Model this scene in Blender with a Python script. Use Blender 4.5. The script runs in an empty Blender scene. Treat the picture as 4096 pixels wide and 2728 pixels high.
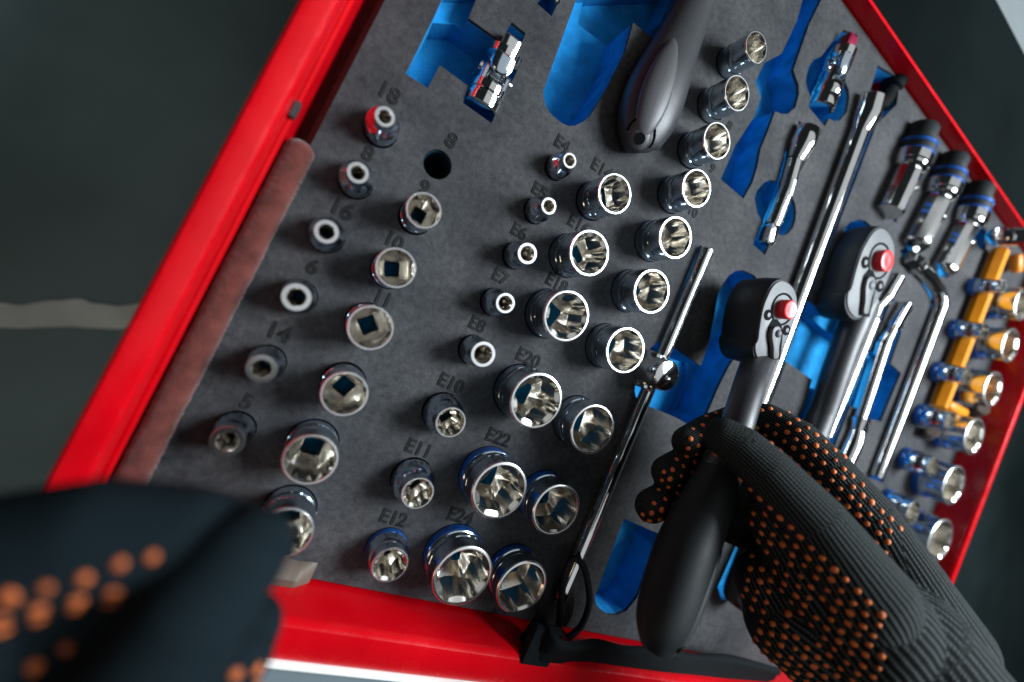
import bpy, bmesh, math, random
import numpy as np
from mathutils import Vector, Matrix, Quaternion
from mathutils.bvhtree import BVHTree

random.seed(4)
S = 0.00085            # one tray unit in metres
PI = math.pi
scene = bpy.context.scene
col = scene.collection

# ---------------------------------------------------------------- camera
cam_d = bpy.data.cameras.new('camera')
cam = bpy.data.objects.new('camera', cam_d)
col.objects.link(cam)
scene.camera = cam
cam_d.sensor_width = 36.0
cam_d.lens = 15.17
cam_d.clip_start = 0.005
cam_d.clip_end = 50
CAM_M = Matrix(((0.822199, -0.409527, -0.395317), (0.421595, 0.904768, -0.060438), (0.382421, -0.116972, 0.916554)))
cam.matrix_world = Matrix.Translation((0, 0, 270 * S)) @ CAM_M.to_4x4()
cam_d.dof.use_dof = True
cam_d.dof.focus_distance = 300 * S
cam_d.dof.aperture_fstop = 2.6

# ---------------------------------------------------------------- world and lamps
world = bpy.data.worlds.new('World')
scene.world = world
world.use_nodes = True
bg = world.node_tree.nodes['Background']
bg.inputs['Color'].default_value = (0.55, 0.66, 0.72, 1)
bg.inputs['Strength'].default_value = 0.022

def area(name, loc, target, sx, sy, power, colr):
    d = bpy.data.lights.new(name, 'AREA')
    d.shape = 'RECTANGLE'
    d.size, d.size_y = sx, sy
    d.energy = power
    d.color = colr
    o = bpy.data.objects.new(name, d)
    col.objects.link(o)
    o.location = loc
    o.rotation_euler = (Vector(target) - Vector(loc)).to_track_quat('-Z', 'Y').to_euler()
    return o

area('window_lamp', (0.86, 0.46, 0.86), (0.14, 0.05, 0), 0.50, 0.45, 33.0, (0.84, 0.94, 1.0))
area('ceiling_lamp', (0.68, 0.50, 1.30), (0.68, 0.50, 0), 1.80, 2.50, 7.4, (0.92, 0.97, 1.0))
area('warm_fill_lamp', (-0.70, -0.75, 0.75), (0.1, 0.0, 0), 0.25, 0.6, 1.1, (1.0, 0.76, 0.52))  # added warm fill for beige socket reflections, no known fixture

vs = scene.view_settings
vs.view_transform = 'Standard'
vs.look = 'None'
vs.exposure = 0.0
vs.gamma = 1.0
scene.render.use_motion_blur = False

# world coordinates of the tray contents, in tray units: x along the drawer width, y into the cabinet, z up from the foam surface
DATA = {'pockets': {'uj1': ([(-15.4, 171.3), (-15.3, 128.9), (-1.3, 129.5), (-0.9, 145.4), (18.3, 145.6), (19.9, 134.9), (40.6, 135.0), (40.9, 180.7), (35.9, 181.6), (35.4, 196.6),
                      (24.9, 196.2), (23.8, 181.8), (-3.8, 179.6)],
                     32),
             'uj1b': ([(-16.0, 185.1), (-15.4, 169.7), (2.0, 171.0), (1.5, 182.0), (0.3, 199.0)], 13),
             'top': ([(34.0, 227.8), (34.0, 217.0), (45.3, 217.2), (45.2, 237.4)], 20),
             'B': ([(52.8, 255.9), (54.9, 237.6), (61.4, 173.7), (63.8, 169.9), (66.8, 166.8), (70.8, 164.8), (75.2, 164.2), (81.6, 164.0), (87.6, 165.5), (91.3, 168.6),
                    (95.3, 174.3), (98.3, 181.2), (101.0, 205.6), (101.8, 234.1), (97.8, 255.3), (89.5, 287.9)],
                   32),
             'chan0': ([(66.0, 270.8), (70.3, 252.3), (97.8, 255.3), (113.2, 257.1), (124.9, 289.2), (124.3, 322.1)], 42),
             'G': ([(112.9, 257.6), (116.6, 256.2), (118.8, 237.0), (122.4, 207.4), (136.4, 192.2), (144.0, 201.0), (137.8, 251.5), (130.0, 304.6), (130.8, 327.8), (118.0, 316.6)],
                   20),
             'I': ([(219.9, 401.9), (224.7, 380.6), (228.1, 363.2), (227.4, 331.2), (215.2, 312.7), (214.4, 294.6), (225.9, 288.8), (228.0, 271.8), (222.2, 240.7), (222.7, 210.2),
                    (252.4, 210.5), (254.5, 227.0), (252.4, 240.6), (247.7, 255.3), (247.4, 270.9), (245.8, 289.4), (253.0, 292.0), (259.1, 296.3), (264.6, 306.6), (261.9, 318.4),
                    (257.6, 323.8), (245.9, 329.4), (241.5, 371.6), (242.8, 395.9), (240.9, 420.3)],
                   25),
             'uj2': ([(273.0, 378.1), (268.2, 360.4), (262.0, 352.4), (259.9, 343.4), (262.3, 332.7), (267.3, 327.9), (276.1, 324.8), (277.7, 316.5), (304.9, 315.8),
                      (305.8, 324.6), (313.1, 327.0), (318.9, 331.6), (323.3, 343.6), (319.0, 356.0), (313.5, 360.9), (302.9, 364.1), (301.2, 389.3), (297.2, 405.0),
                      (279.6, 396.3)],
                     30),
             'J': ([(274.2, 300.7), (301.7, 302.7), (298.7, 243.9), (308.3, 240.8), (314.4, 234.8), (317.7, 228.2), (318.3, 221.0), (315.2, 213.4), (310.0, 208.8), (301.1, 206.3),
                    (300.3, 184.0), (282.6, 184.5), (281.6, 206.0), (271.8, 209.4), (263.4, 217.6), (262.3, 224.0), (264.2, 230.3), (266.9, 235.6), (271.4, 240.5), (278.8, 243.6),
                    (274.3, 266.2)],
                   28),
             'K': ([(336.2, 403.2), (371.8, 415.7), (381.8, 393.8), (366.4, 361.2), (380.6, 94.2), (381.4, 45.7), (361.3, 42.8), (354.8, 98.9), (344.4, 348.2)], 22),
             'T': ([(230.4, 155.0), (247.0, 156.7), (251.7, -139.0), (240.5, -148.3)], 18),
             'Th': ([(234.4, 74.6), (249.9, 71.9), (283.1, 70.1), (294.1, 79.3), (310.6, 57.4), (306.7, 21.0), (279.7, 21.6), (251.9, 20.1), (241.6, 14.7), (230.1, 25.3),
                     (223.0, 41.2), (223.8, 55.8)],
                    36),
             'M': ([(302.4, 162.4), (298.1, 163.2), (283.7, 160.6), (276.0, 155.6), (271.4, 148.7), (269.1, 139.4), (269.3, 128.9), (273.9, 114.9), (280.7, 91.7), (283.0, 71.3),
                    (283.3, 36.5), (279.7, 21.6), (300.0, 22.7), (312.0, 33.2), (311.8, 61.2), (313.3, 80.1), (323.3, 130.2), (322.6, 151.3)],
                   32),
             'M2': ([(273.0, -70.9), (277.6, -137.1), (281.8, -143.0), (288.8, -147.1), (300.2, -150.1), (309.0, -148.2), (316.7, -143.0), (322.0, -130.3), (320.1, -85.6),
                     (326.9, -74.0), (304.8, -73.1)],
                    30),
             'N': ([(382.7, 248.5), (381.6, 257.7), (385.7, 266.7), (395.3, 275.1), (405.7, 279.3), (417.2, 280.2), (434.4, 270.4), (448.7, 233.7), (452.3, 181.5), (458.9, 102.0),
                    (453.2, -3.7), (460.0, -102.9), (427.3, -115.6), (413.0, -103.1), (416.2, 8.2), (427.6, 90.0), (415.0, 164.2), (395.1, 220.1)],
                   20),
             'chan2': ([(326.1, 166.1), (374.2, 177.4), (397.7, 177.5), (443.7, 175.6), (539.2, 179.8), (560.2, 179.1), (558.8, 119.5), (539.9, 116.1), (456.3, 115.0),
                        (396.1, 115.1), (375.1, 115.2), (352.7, 115.5)],
                       32),
             'A': ([(474.7, 255.3), (491.9, 258.1), (498.4, 67.7), (472.6, 66.2)], 18),
             'Bq': ([(510.2, 242.5), (528.4, 245.2), (545.3, 73.4), (522.7, 73.0)], 18),
             'C': ([(473.5, 284.1), (482.2, 293.0), (577.9, 292.1), (592.8, 280.1), (592.9, 255.1), (608.0, 61.8), (581.2, 59.9), (570.8, 236.5), (565.1, 269.2), (547.1, 274.8)],
                   18),
             'S1': ([(413.8, 298.7), (450.5, 303.5), (447.2, 383.9), (422.6, 377.6)], 22),
             'S2': ([(472.2, 295.7), (509.2, 300.1), (514.7, 390.5), (486.5, 384.4)], 22),
             'S3': ([(534.6, 300.6), (574.6, 304.3), (580.9, 397.8), (551.0, 392.1)], 22),
             'ov': ([(622.1, 381.3), (624.6, 377.6), (625.6, 373.5), (624.8, 369.7), (622.4, 366.5), (618.7, 364.5), (614.2, 363.8), (609.4, 364.5), (604.9, 366.5), (601.2, 369.5),
                     (598.8, 373.3), (597.9, 377.2), (598.6, 381.0), (600.9, 384.1), (604.5, 386.2), (609.0, 387.0), (613.8, 386.3), (618.4, 384.4)],
                    16)},
 'hex_col': [(182.7, 287.1, 25.5, 11.1), (184.2, 250.1, 25, 12.6), (185.3, 211.4, 25, 13.2), (185.9, 173.1, 25, 13.7), (186.0, 133.4, 26, 15.1), (186.3, 91.2, 26, 15.9),
             (186.4, 45.6, 26, 16.5), (189.2, -13.7, 25, 17.9), (189.8, -74.2, 24, 18.4), (192.3, -132.2, 21, 19.1)],
 'e_big': [('E14', 127.0, 132.0, 27, 13.1), ('E16', 127.8, 89.1, 28, 15.0), ('E18', 131.9, 46.1, 28, 17.0), ('E20', 136.7, -11.1, 30, 18.5), ('E22', 140.7, -72.5, 28, 19.0),
           ('E24', 142.6, -130.3, 27, 19.8)],
 'e_small': [('E4', 91.8, 136.0, 19, 4.8, 8.0), ('E5', 91.7, 103.1, 20, 5.3, 8.4), ('E6', 91.9, 69.6, 21, 6.7, 8.6), ('E7', 92.3, 35.5, 22, 6.4, 9.0),
             ('E8', 93.0, 1.2, 23, 8.1, 9.4), ('E10', 92.0, -43.9, 25, 9.4, 12.4), ('E11', 92.9, -90.4, 23, 9.9, 13.2), ('E12', 97.5, -137.2, 20, 11.1, 12.7)],
 'col2': [(24.5, 58.6, 27, 9.9), (24.6, 23.5, 27, 11.1), (26.4, -11.6, 28, 12.3), (29.3, -49.3, 28, 12.4), (28.5, -88.1, 27, 14.1), (33.1, -128.7, 27, 14.4)],
 'col1': [(-13.6, 92.6, 22, 5.3, 9.4), (-13.1, 59.3, 22, 5.6, 9.4), (-13.8, 24.2, 22, 6.2, 9.3), (-12.6, -12.9, 22, 7.3, 9.2), (-12.1, -53.2, 22, 7.4, 9.3),
          (-11.3, -93.1, 22, 7.9, 9.6)],
 'right_inner': [(624.2, 319.2, 28, 8.1), (622.3, 262.5, 28, 9.5), (622.2, 207.3, 28, 9.9), (623.8, 153.1, 28, 10.6), (628.5, 99.2, 27, 11.3), (625.3, 43.9, 27, 13.6)],
 'right_outer': [(676.4, 322.6, 30, 19.4), (684.9, 273.1, 30, 20.5), (684.2, 216.1, 30, 21.3), (683.4, 155.8, 30, 22.2), (680.4, 93.5, 30, 23.9), (698.0, 29.8, 30, 26.3)],
 'empty_hole': (22.5, 93.8, 8.8),
 'labels': [('E4', 88.7, 152.2, 9), ('E5', 88.4, 116.1, 9), ('E6', 87.6, 85.1, 9), ('E7', 89.3, 52.3, 9), ('E8', 89.0, 17.1, 9), ('E10', 90.0, -24.9, 9.5),
            ('E11', 89.2, -71.5, 9.5), ('E12', 93.8, -118.5, 9.5), ('E14', 123.3, 155.0, 9.5), ('E16', 125.2, 111.8, 9.5), ('E18', 128.9, 68.0, 9.5), ('E20', 133.1, 11.9, 10),
            ('E22', 137.9, -46.8, 10), ('E24', 136.7, -105.6, 10), ('8', 23.7, 110.6, 10), ('9', 21.5, 77.1, 9), ('10', 19.4, 39.6, 9), ('11', 28.3, 5.9, 9),
            ('18', -18.5, 113.3, 10), ('8', -13.8, 76.7, 9), ('16', -13.3, 41.4, 10), ('6', -13.3, 4.7, 9), ('14', -13.8, -36.1, 10), ('5', -12.2, -77.8, 9),
            ('8', 208.8, 249.5, 8), ('9', 210.6, 212.0, 8), ('10', 210.3, 173.2, 8)],
 'handle_G': [(141.0, 177.5, 8), (138.6, 181.6, 9), (134.7, 194.3, 10), (131.9, 211.1, 11), (130.9, 229.7, 11), (130.8, 251.4, 10), (131.1, 273.7, 9), (130.8, 295.9, 8),
              (130.2, 324.6, 8)],
 'G_pad': (124.2, 209.7, 24),
 'G_hole': (130.5, 178.8, 18),
 'uj1': [(31.1, 140.5, -4), (28.8, 155.6, -2), (28.1, 167.5, 0), (29.3, 185.8, 2)],
 'uj2': [(291.2, 324.0, 0), (287.7, 342.0, 2), (287.0, 355.0, 3), (285.2, 374.5, 4), (284.6, 390.2, 4)],
 'ext_short': [(283.9, 295.9, 3), (283.7, 265.7, 3), (288.1, 242.4, 3), (289.9, 206.3, 3), (292.0, 190.0, 3)],
 'ext_long': [(338.6, 367.9, 4), (341.9, 350.4, 4), (341.8, 333.3, 4), (360.3, 58.8, 4)],
 'dark_knob': [(372.3, 406.8, -6)],
 'tbar': [(236.0, 154.0, 3), (242.8, -143.3, 3)],
 'thead': [(231.5, 44.5, 24), (229.7, 44.0, 0)],
 'rodA': [(476.9, 254.3, 4), (471.0, 227.8, 4), (466.1, 214.9, 4), (464.8, 200.0, 4), (466.2, 72.5, 4)],
 'rodB': [(510.7, 238.8, 4), (504.7, 208.8, 4), (500.6, 189.2, 4), (510.8, 108.1, 4), (514.5, 94.5, 4), (516.1, 80.2, 4), (514.8, 60.0, 4)],
 'lbar': [(484.0, 282.4, 4), (507.9, 282.9, 4), (538.0, 282.5, 4), (558.9, 278.7, 4), (571.0, 269.6, 4), (572.7, 254.0, 4), (579.6, 62.8, 4)],
 'bigs': [[(422.0, 394.0, 6), (423.4, 361.2, 6), (423.0, 348.6, 6), (425.3, 330.4, 6), (421.7, 297.5, 6)],
          [(487.7, 402.5, 6), (486.9, 368.9, 6), (486.4, 353.0, 6), (486.6, 335.0, 6), (480.2, 292.9, 6)],
          [(552.8, 408.5, 6), (553.6, 374.8, 6), (553.5, 359.9, 6), (553.7, 342.1, 6), (544.4, 298.1, 6)]],
 'top_chrome': [(586.3, 361.4, 22), (661.5, 405.2, 22)],
 'yrail': [(634.2, 372.6, 10), (631.7, 353.4, 10), (633.7, 292.2, 10), (632.8, 240.5, 10), (634.7, 169.6, 10)],
 'yarms': [[(675.7, 389.6, 8), (691.0, 373.9, 8)], [(681.7, 330.2, 8), (736.0, 343.5, 8)], [(677.2, 269.2, 8), (731.7, 280.3, 8)], [(673.9, 208.1, 8), (727.7, 216.6, 8)],
           [(654.0, 179.3, 8), (698.3, 184.7, 8)]],
 'pegs': [[(740.1, 198.0, 0), (713.6, 199.2, 18)], [(657.0, 138.4, 0), (633.3, 139.2, 14)]],
 'M_plate': [(272.2, 144.7, 50), (280.1, 145.6, 50), (287.2, 144.5, 50), (292.5, 141.0, 50), (296.8, 134.7, 50), (299.3, 127.5, 50), (300.9, 116.5, 50), (301.2, 103.9, 50),
             (298.8, 93.8, 50), (293.9, 85.9, 50), (288.7, 82.9, 50), (281.3, 82.6, 50), (275.3, 85.3, 50), (271.0, 91.1, 50), (272.5, 94.5, 50), (268.5, 103.2, 50),
             (264.8, 113.7, 50), (263.3, 120.1, 50), (263.2, 126.0, 50), (263.3, 131.6, 50), (264.3, 136.7, 50), (267.2, 141.4, 50)],
 'M_pts': {'button': (282.7, 125.6, 50),
           's1': (271.2, 115.4, 50),
           's2': (295.4, 114.3, 50),
           'lever': (284.2, 106.6, 50),
           'lever_end': (294.0, 90.9, 50),
           'tip': (288.7, 82.9, 50),
           'grip': [(294.1, 106.3, 36), (294.1, 86.2, 39), (271.2, 62.8, 58.3), (260.9, 38.4, 68.7), (258.3, 19.9, 72.9), (252.7, -3.0, 77.7), (246.6, -27.9, 82.1),
                    (238.9, -55.1, 87.9), (235.0, -79.7, 93.3), (232.8, -96.1, 96.8), (233.7, -108.0, 98.6)]},
 'N_pts': {'button': (404.6, 233.0, 27),
           'tip': (402.6, 173.6, 27),
           'grip': [(429.7, 205.0, 12), (429.6, 179.2, 12), (430.6, 158.8, 12), (434.7, 128.0, 11), (440.8, 88.6, 10), (439.1, 46.9, 10), (436.4, -3.5, 10), (431.0, -61.7, 11),
                    (427.7, -100.6, 12), (426.0, -110.3, 12)]},
 'strap': [(210.1, -157.5, 22), (219.4, -158.6, 38), (256.9, -161.7, 30), (307.2, -167.2, 26), (369.8, -167.0, 24), (428.4, -163.9, 22), (503.8, -162.4, 20)],
 'loop': [(255.2, -174.6, 8), (242.2, -148.6, 8), (231.8, -121.3, 10), (231.9, -108.5, 11), (242.9, -111.4, 11), (256.4, -125.1, 10), (266.2, -140.1, 9), (268.3, -158.5, 8),
          (259.4, -170.5, 8)],
 'right_hand': {'thumb': [(303.1, -30.3, 145.7, 24), (274.9, -6.8, 126.2, 18), (249.7, 8.9, 107.7, 14.5), (237.3, 15.4, 96.3, 13), (229.1, 17.2, 88.4, 11.5)],
                'thenar': [(323.7, -45.2, 144.7, 32), (297.8, -27.9, 123.8, 27), (276.4, -12.7, 106.8, 18)],
                'heel': [(347.8, -71.7, 133.8, 34), (310.6, -65.0, 116.0, 27), (295.3, -51.1, 103.8, 19)],
                'wrist': [(414.4, -111.9, 206.8, 42), (367.9, -73.4, 175.0, 38), (344.8, -50.6, 150.2, 37), (323.8, -38.2, 128.9, 30)],
                'index': [(354.4, -16.3, 135.9, 24), (331.4, 9.6, 121.2, 17), (309.9, 26.3, 104.3, 14.5), (297.7, 38.6, 86.8, 13), (291.0, 44.1, 66.8, 11.5),
                          (282.9, 35.8, 49.6, 11), (260.6, 19.3, 49.8, 11), (241.0, 5.9, 55.7, 10.5)],
                'middle': [(356.5, -22.7, 125.6, 22), (336.6, -2.2, 105.1, 16), (316.8, 18.1, 76.2, 13), (298.0, 16.9, 54.8, 11.5), (263.5, -0.7, 47.6, 11.5),
                           (236.7, -18.0, 54.5, 11)],
                'ring': [(352.2, -43.4, 122.2, 22), (334.8, -23.9, 102.9, 16), (314.7, -9.2, 75.6, 12.5), (292.1, -14.1, 54.7, 11.5), (256.6, -27.7, 51.6, 11.5),
                         (230.7, -42.0, 59.0, 11)],
                'little': [(348.3, -58.8, 121.8, 20), (333.5, -45.3, 103.2, 14), (315.5, -33.4, 78.7, 11.5), (294.7, -35.9, 63.1, 10.5), (271.0, -46.5, 60.9, 10.5),
                           (254.7, -55.0, 64.2, 10)],
                'back': [(375.4, -40.5, 154.2, 27), (354.2, -16.2, 140.3, 21), (334.0, 7.5, 124.3, 16)]},
 'left_hand': {'index': [(-53.5, -113.4, 130, 19), (-38.5, -93.5, 134, 16), (-22.7, -81.2, 138, 14.5), (-5.2, -76.9, 138, 13.5), (5.2, -77.4, 136, 12)],
               'middle': [(-6.7, -138.7, 146, 18), (1.4, -107.2, 150, 15), (5.4, -86.8, 151, 13), (9.3, -74.8, 147, 11.5), (11.0, -71.5, 144, 10)],
               'ring': [(7.5, -163.1, 132, 18), (14.7, -123.5, 136, 14), (19.2, -107.5, 136, 11.5), (21.0, -102.3, 132, 9.5)],
               'palm': [(-46.6, -152.0, 126, 32), (-33.3, -126.1, 130, 24), (-20.0, -110.6, 128, 17), (-9.0, -94.5, 132, 14)]},
 'stripe': [(-369.1, -213.1, -555), (-238.9, -153.8, -555), (-356.3, -246.5, -555), (-229.8, -190.3, -555)]}

# ---------------------------------------------------------------- materials
def new_mat(name):
    m = bpy.data.materials.new(name)
    m.use_nodes = True
    nt = m.node_tree
    return m, nt, nt.nodes['Principled BSDF']

def simple(name, c, rough=0.5, metal=0.0, coat=0.0, noise=0.0, nscale=40.0, bump=0.0, bscale=400.0, rvar=0.0, spec=0.5, sheen=0.0):
    m, nt, b = new_mat(name)
    N, Lk = nt.nodes, nt.links
    b.inputs['Base Color'].default_value = (*c, 1)
    b.inputs['Roughness'].default_value = rough
    b.inputs['Metallic'].default_value = metal
    b.inputs['Specular IOR Level'].default_value = spec
    if coat:
        b.inputs['Coat Weight'].default_value = coat
        b.inputs['Coat Roughness'].default_value = 0.08
    if sheen:
        b.inputs['Sheen Weight'].default_value = sheen
    tc = N.new('ShaderNodeNewGeometry')
    mp = N.new('ShaderNodeMapping'); mp.inputs['Scale'].default_value = (1, 1, 1)
    Lk.new(tc.outputs['Position'], mp.inputs['Vector'])
    if noise:
        t = N.new('ShaderNodeTexNoise'); t.inputs['Scale'].default_value = nscale; t.inputs['Detail'].default_value = 6
        Lk.new(mp.outputs[0], t.inputs['Vector'])
        r = N.new('ShaderNodeValToRGB')
        r.color_ramp.elements[0].position = 0.3; r.color_ramp.elements[1].position = 0.72
        r.color_ramp.elements[0].color = (*[max(0, q * (1 - noise)) for q in c], 1)
        r.color_ramp.elements[1].color = (*[min(1, q * (1 + noise)) for q in c], 1)
        Lk.new(t.outputs['Fac'], r.inputs[0]); Lk.new(r.outputs[0], b.inputs['Base Color'])
    if rvar:
        t = N.new('ShaderNodeTexNoise'); t.inputs['Scale'].default_value = 90; t.inputs['Detail'].default_value = 5
        Lk.new(mp.outputs[0], t.inputs['Vector'])
        mr = N.new('ShaderNodeMapRange'); mr.inputs[3].default_value = max(0.01, rough - rvar); mr.inputs[4].default_value = rough + rvar
        Lk.new(t.outputs['Fac'], mr.inputs[0]); Lk.new(mr.outputs[0], b.inputs['Roughness'])
    if bump:
        t = N.new('ShaderNodeTexNoise'); t.inputs['Scale'].default_value = bscale; t.inputs['Detail'].default_value = 4
        Lk.new(mp.outputs[0], t.inputs['Vector'])
        bp = N.new('ShaderNodeBump'); bp.inputs['Strength'].default_value = bump; bp.inputs['Distance'].default_value = 0.0006
        Lk.new(t.outputs['Fac'], bp.inputs['Height']); Lk.new(bp.outputs[0], b.inputs['Normal'])
    return m

def foam_material():
    m, nt, b = new_mat('dark grey foam skin')
    N, Lk = nt.nodes, nt.links
    g = N.new('ShaderNodeNewGeometry')
    def nz(scale, detail=5, rough=0.6):
        t = N.new('ShaderNodeTexNoise'); t.inputs['Scale'].default_value = scale
        t.inputs['Detail'].default_value = detail; t.inputs['Roughness'].default_value = rough
        Lk.new(g.outputs['Position'], t.inputs['Vector']); return t
    a, c, d = nz(22, 6), nz(900, 3), nz(260, 6, 0.75)
    r1 = N.new('ShaderNodeValToRGB')
    r1.color_ramp.elements[0].position = 0.32; r1.color_ramp.elements[0].color = (0.024, 0.0255, 0.029, 1)
    r1.color_ramp.elements[1].position = 0.70; r1.color_ramp.elements[1].color = (0.058, 0.058, 0.061, 1)
    Lk.new(a.outputs['Fac'], r1.inputs[0])
    r2 = N.new('ShaderNodeValToRGB')
    r2.color_ramp.elements[0].position = 0.30; r2.color_ramp.elements[0].color = (0.42, 0.42, 0.44, 1)
    r2.color_ramp.elements[1].position = 0.62; r2.color_ramp.elements[1].color = (1.4, 1.38, 1.34, 1)
    Lk.new(d.outputs['Fac'], r2.inputs[0])
    mx = N.new('ShaderNodeMix'); mx.data_type = 'RGBA'; mx.blend_type = 'MULTIPLY'; mx.inputs[0].default_value = 0.75
    Lk.new(r1.outputs[0], mx.inputs[6]); Lk.new(r2.outputs[0], mx.inputs[7])
    Lk.new(mx.outputs[2], b.inputs['Base Color'])
    b.inputs['Roughness'].default_value = 0.7
    b.inputs['Specular IOR Level'].default_value = 0.15
    ad = N.new('ShaderNodeMath'); ad.operation = 'ADD'
    Lk.new(c.outputs['Fac'], ad.inputs[0]); Lk.new(d.outputs['Fac'], ad.inputs[1])
    bp = N.new('ShaderNodeBump'); bp.inputs['Strength'].default_value = 0.55; bp.inputs['Distance'].default_value = 0.0005
    Lk.new(ad.outputs[0], bp.inputs['Height']); Lk.new(bp.outputs[0], b.inputs['Normal'])
    return m

def knit_material(name, yarn, gap):
    m, nt, b = new_mat(name)
    N, Lk = nt.nodes, nt.links
    at = N.new('ShaderNodeAttribute'); at.attribute_name = 'knit'
    sp = N.new('ShaderNodeSeparateXYZ'); Lk.new(at.outputs['Vector'], sp.inputs[0])
    def math_(op, a, bv):
        n = N.new('ShaderNodeMath'); n.operation = op
        for i, q in enumerate((a, bv)):
            if q is None: continue
            if isinstance(q, (int, float)): n.inputs[i].default_value = q
            else: Lk.new(q, n.inputs[i])
        return n.outputs[0]
    g = N.new('ShaderNodeNewGeometry')
    nz = N.new('ShaderNodeTexNoise'); nz.inputs['Scale'].default_value = 260; nz.inputs['Detail'].default_value = 3
    Lk.new(g.outputs['Position'], nz.inputs['Vector'])
    wob = math_('MULTIPLY', nz.outputs['Fac'], 1.6)
    rib = math_('SINE', math_('ADD', math_('MULTIPLY', sp.outputs['X'], 2 * PI / 2.2), wob), None)
    rib01 = math_('POWER', math_('ADD', math_('MULTIPLY', rib, 0.5), 0.5), 2.6)
    st = math_('SINE', math_('ADD', math_('MULTIPLY', sp.outputs['Y'], 2 * PI / 1.9), math_('MULTIPLY', sp.outputs['X'], 2 * PI / 2.2)), None)
    st01 = math_('ADD', math_('MULTIPLY', st, 0.25), 0.75)
    h = math_('MULTIPLY', rib01, st01)
    fz = N.new('ShaderNodeTexNoise'); fz.inputs['Scale'].default_value = 2600; fz.inputs['Detail'].default_value = 2
    Lk.new(g.outputs['Position'], fz.inputs['Vector'])
    h2 = math_('ADD', h, math_('MULTIPLY', fz.outputs['Fac'], 0.25))
    mx = N.new('ShaderNodeMix'); mx.data_type = 'RGBA'
    mx.inputs[6].default_value = (*gap, 1); mx.inputs[7].default_value = (*yarn, 1)
    Lk.new(h, mx.inputs[0]); Lk.new(mx.outputs[2], b.inputs['Base Color'])
    b.inputs['Roughness'].default_value = 0.85
    b.inputs['Specular IOR Level'].default_value = 0.1
    b.inputs['Sheen Weight'].default_value = 0.0
    bp = N.new('ShaderNodeBump'); bp.inputs['Strength'].default_value = 0.7; bp.inputs['Distance'].default_value = 0.0006
    Lk.new(h2, bp.inputs['Height']); Lk.new(bp.outputs[0], b.inputs['Normal'])
    return m

def floor_material():
    m, nt, b = new_mat('dark workshop floor')
    N, Lk = nt.nodes, nt.links
    g = N.new('ShaderNodeNewGeometry')
    t = N.new('ShaderNodeTexNoise'); t.inputs['Scale'].default_value = 3.2; t.inputs['Detail'].default_value = 6
    Lk.new(g.outputs['Position'], t.inputs['Vector'])
    r = N.new('ShaderNodeValToRGB')
    r.color_ramp.elements[0].position = 0.3; r.color_ramp.elements[0].color = (0.10, 0.165, 0.165, 1)
    r.color_ramp.elements[1].position = 0.75; r.color_ramp.elements[1].color = (0.24, 0.36, 0.38, 1)
    Lk.new(t.outputs['Fac'], r.inputs[0]); Lk.new(r.outputs[0], b.inputs['Base Color'])
    b.inputs['Roughness'].default_value = 0.6
    return m

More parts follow.
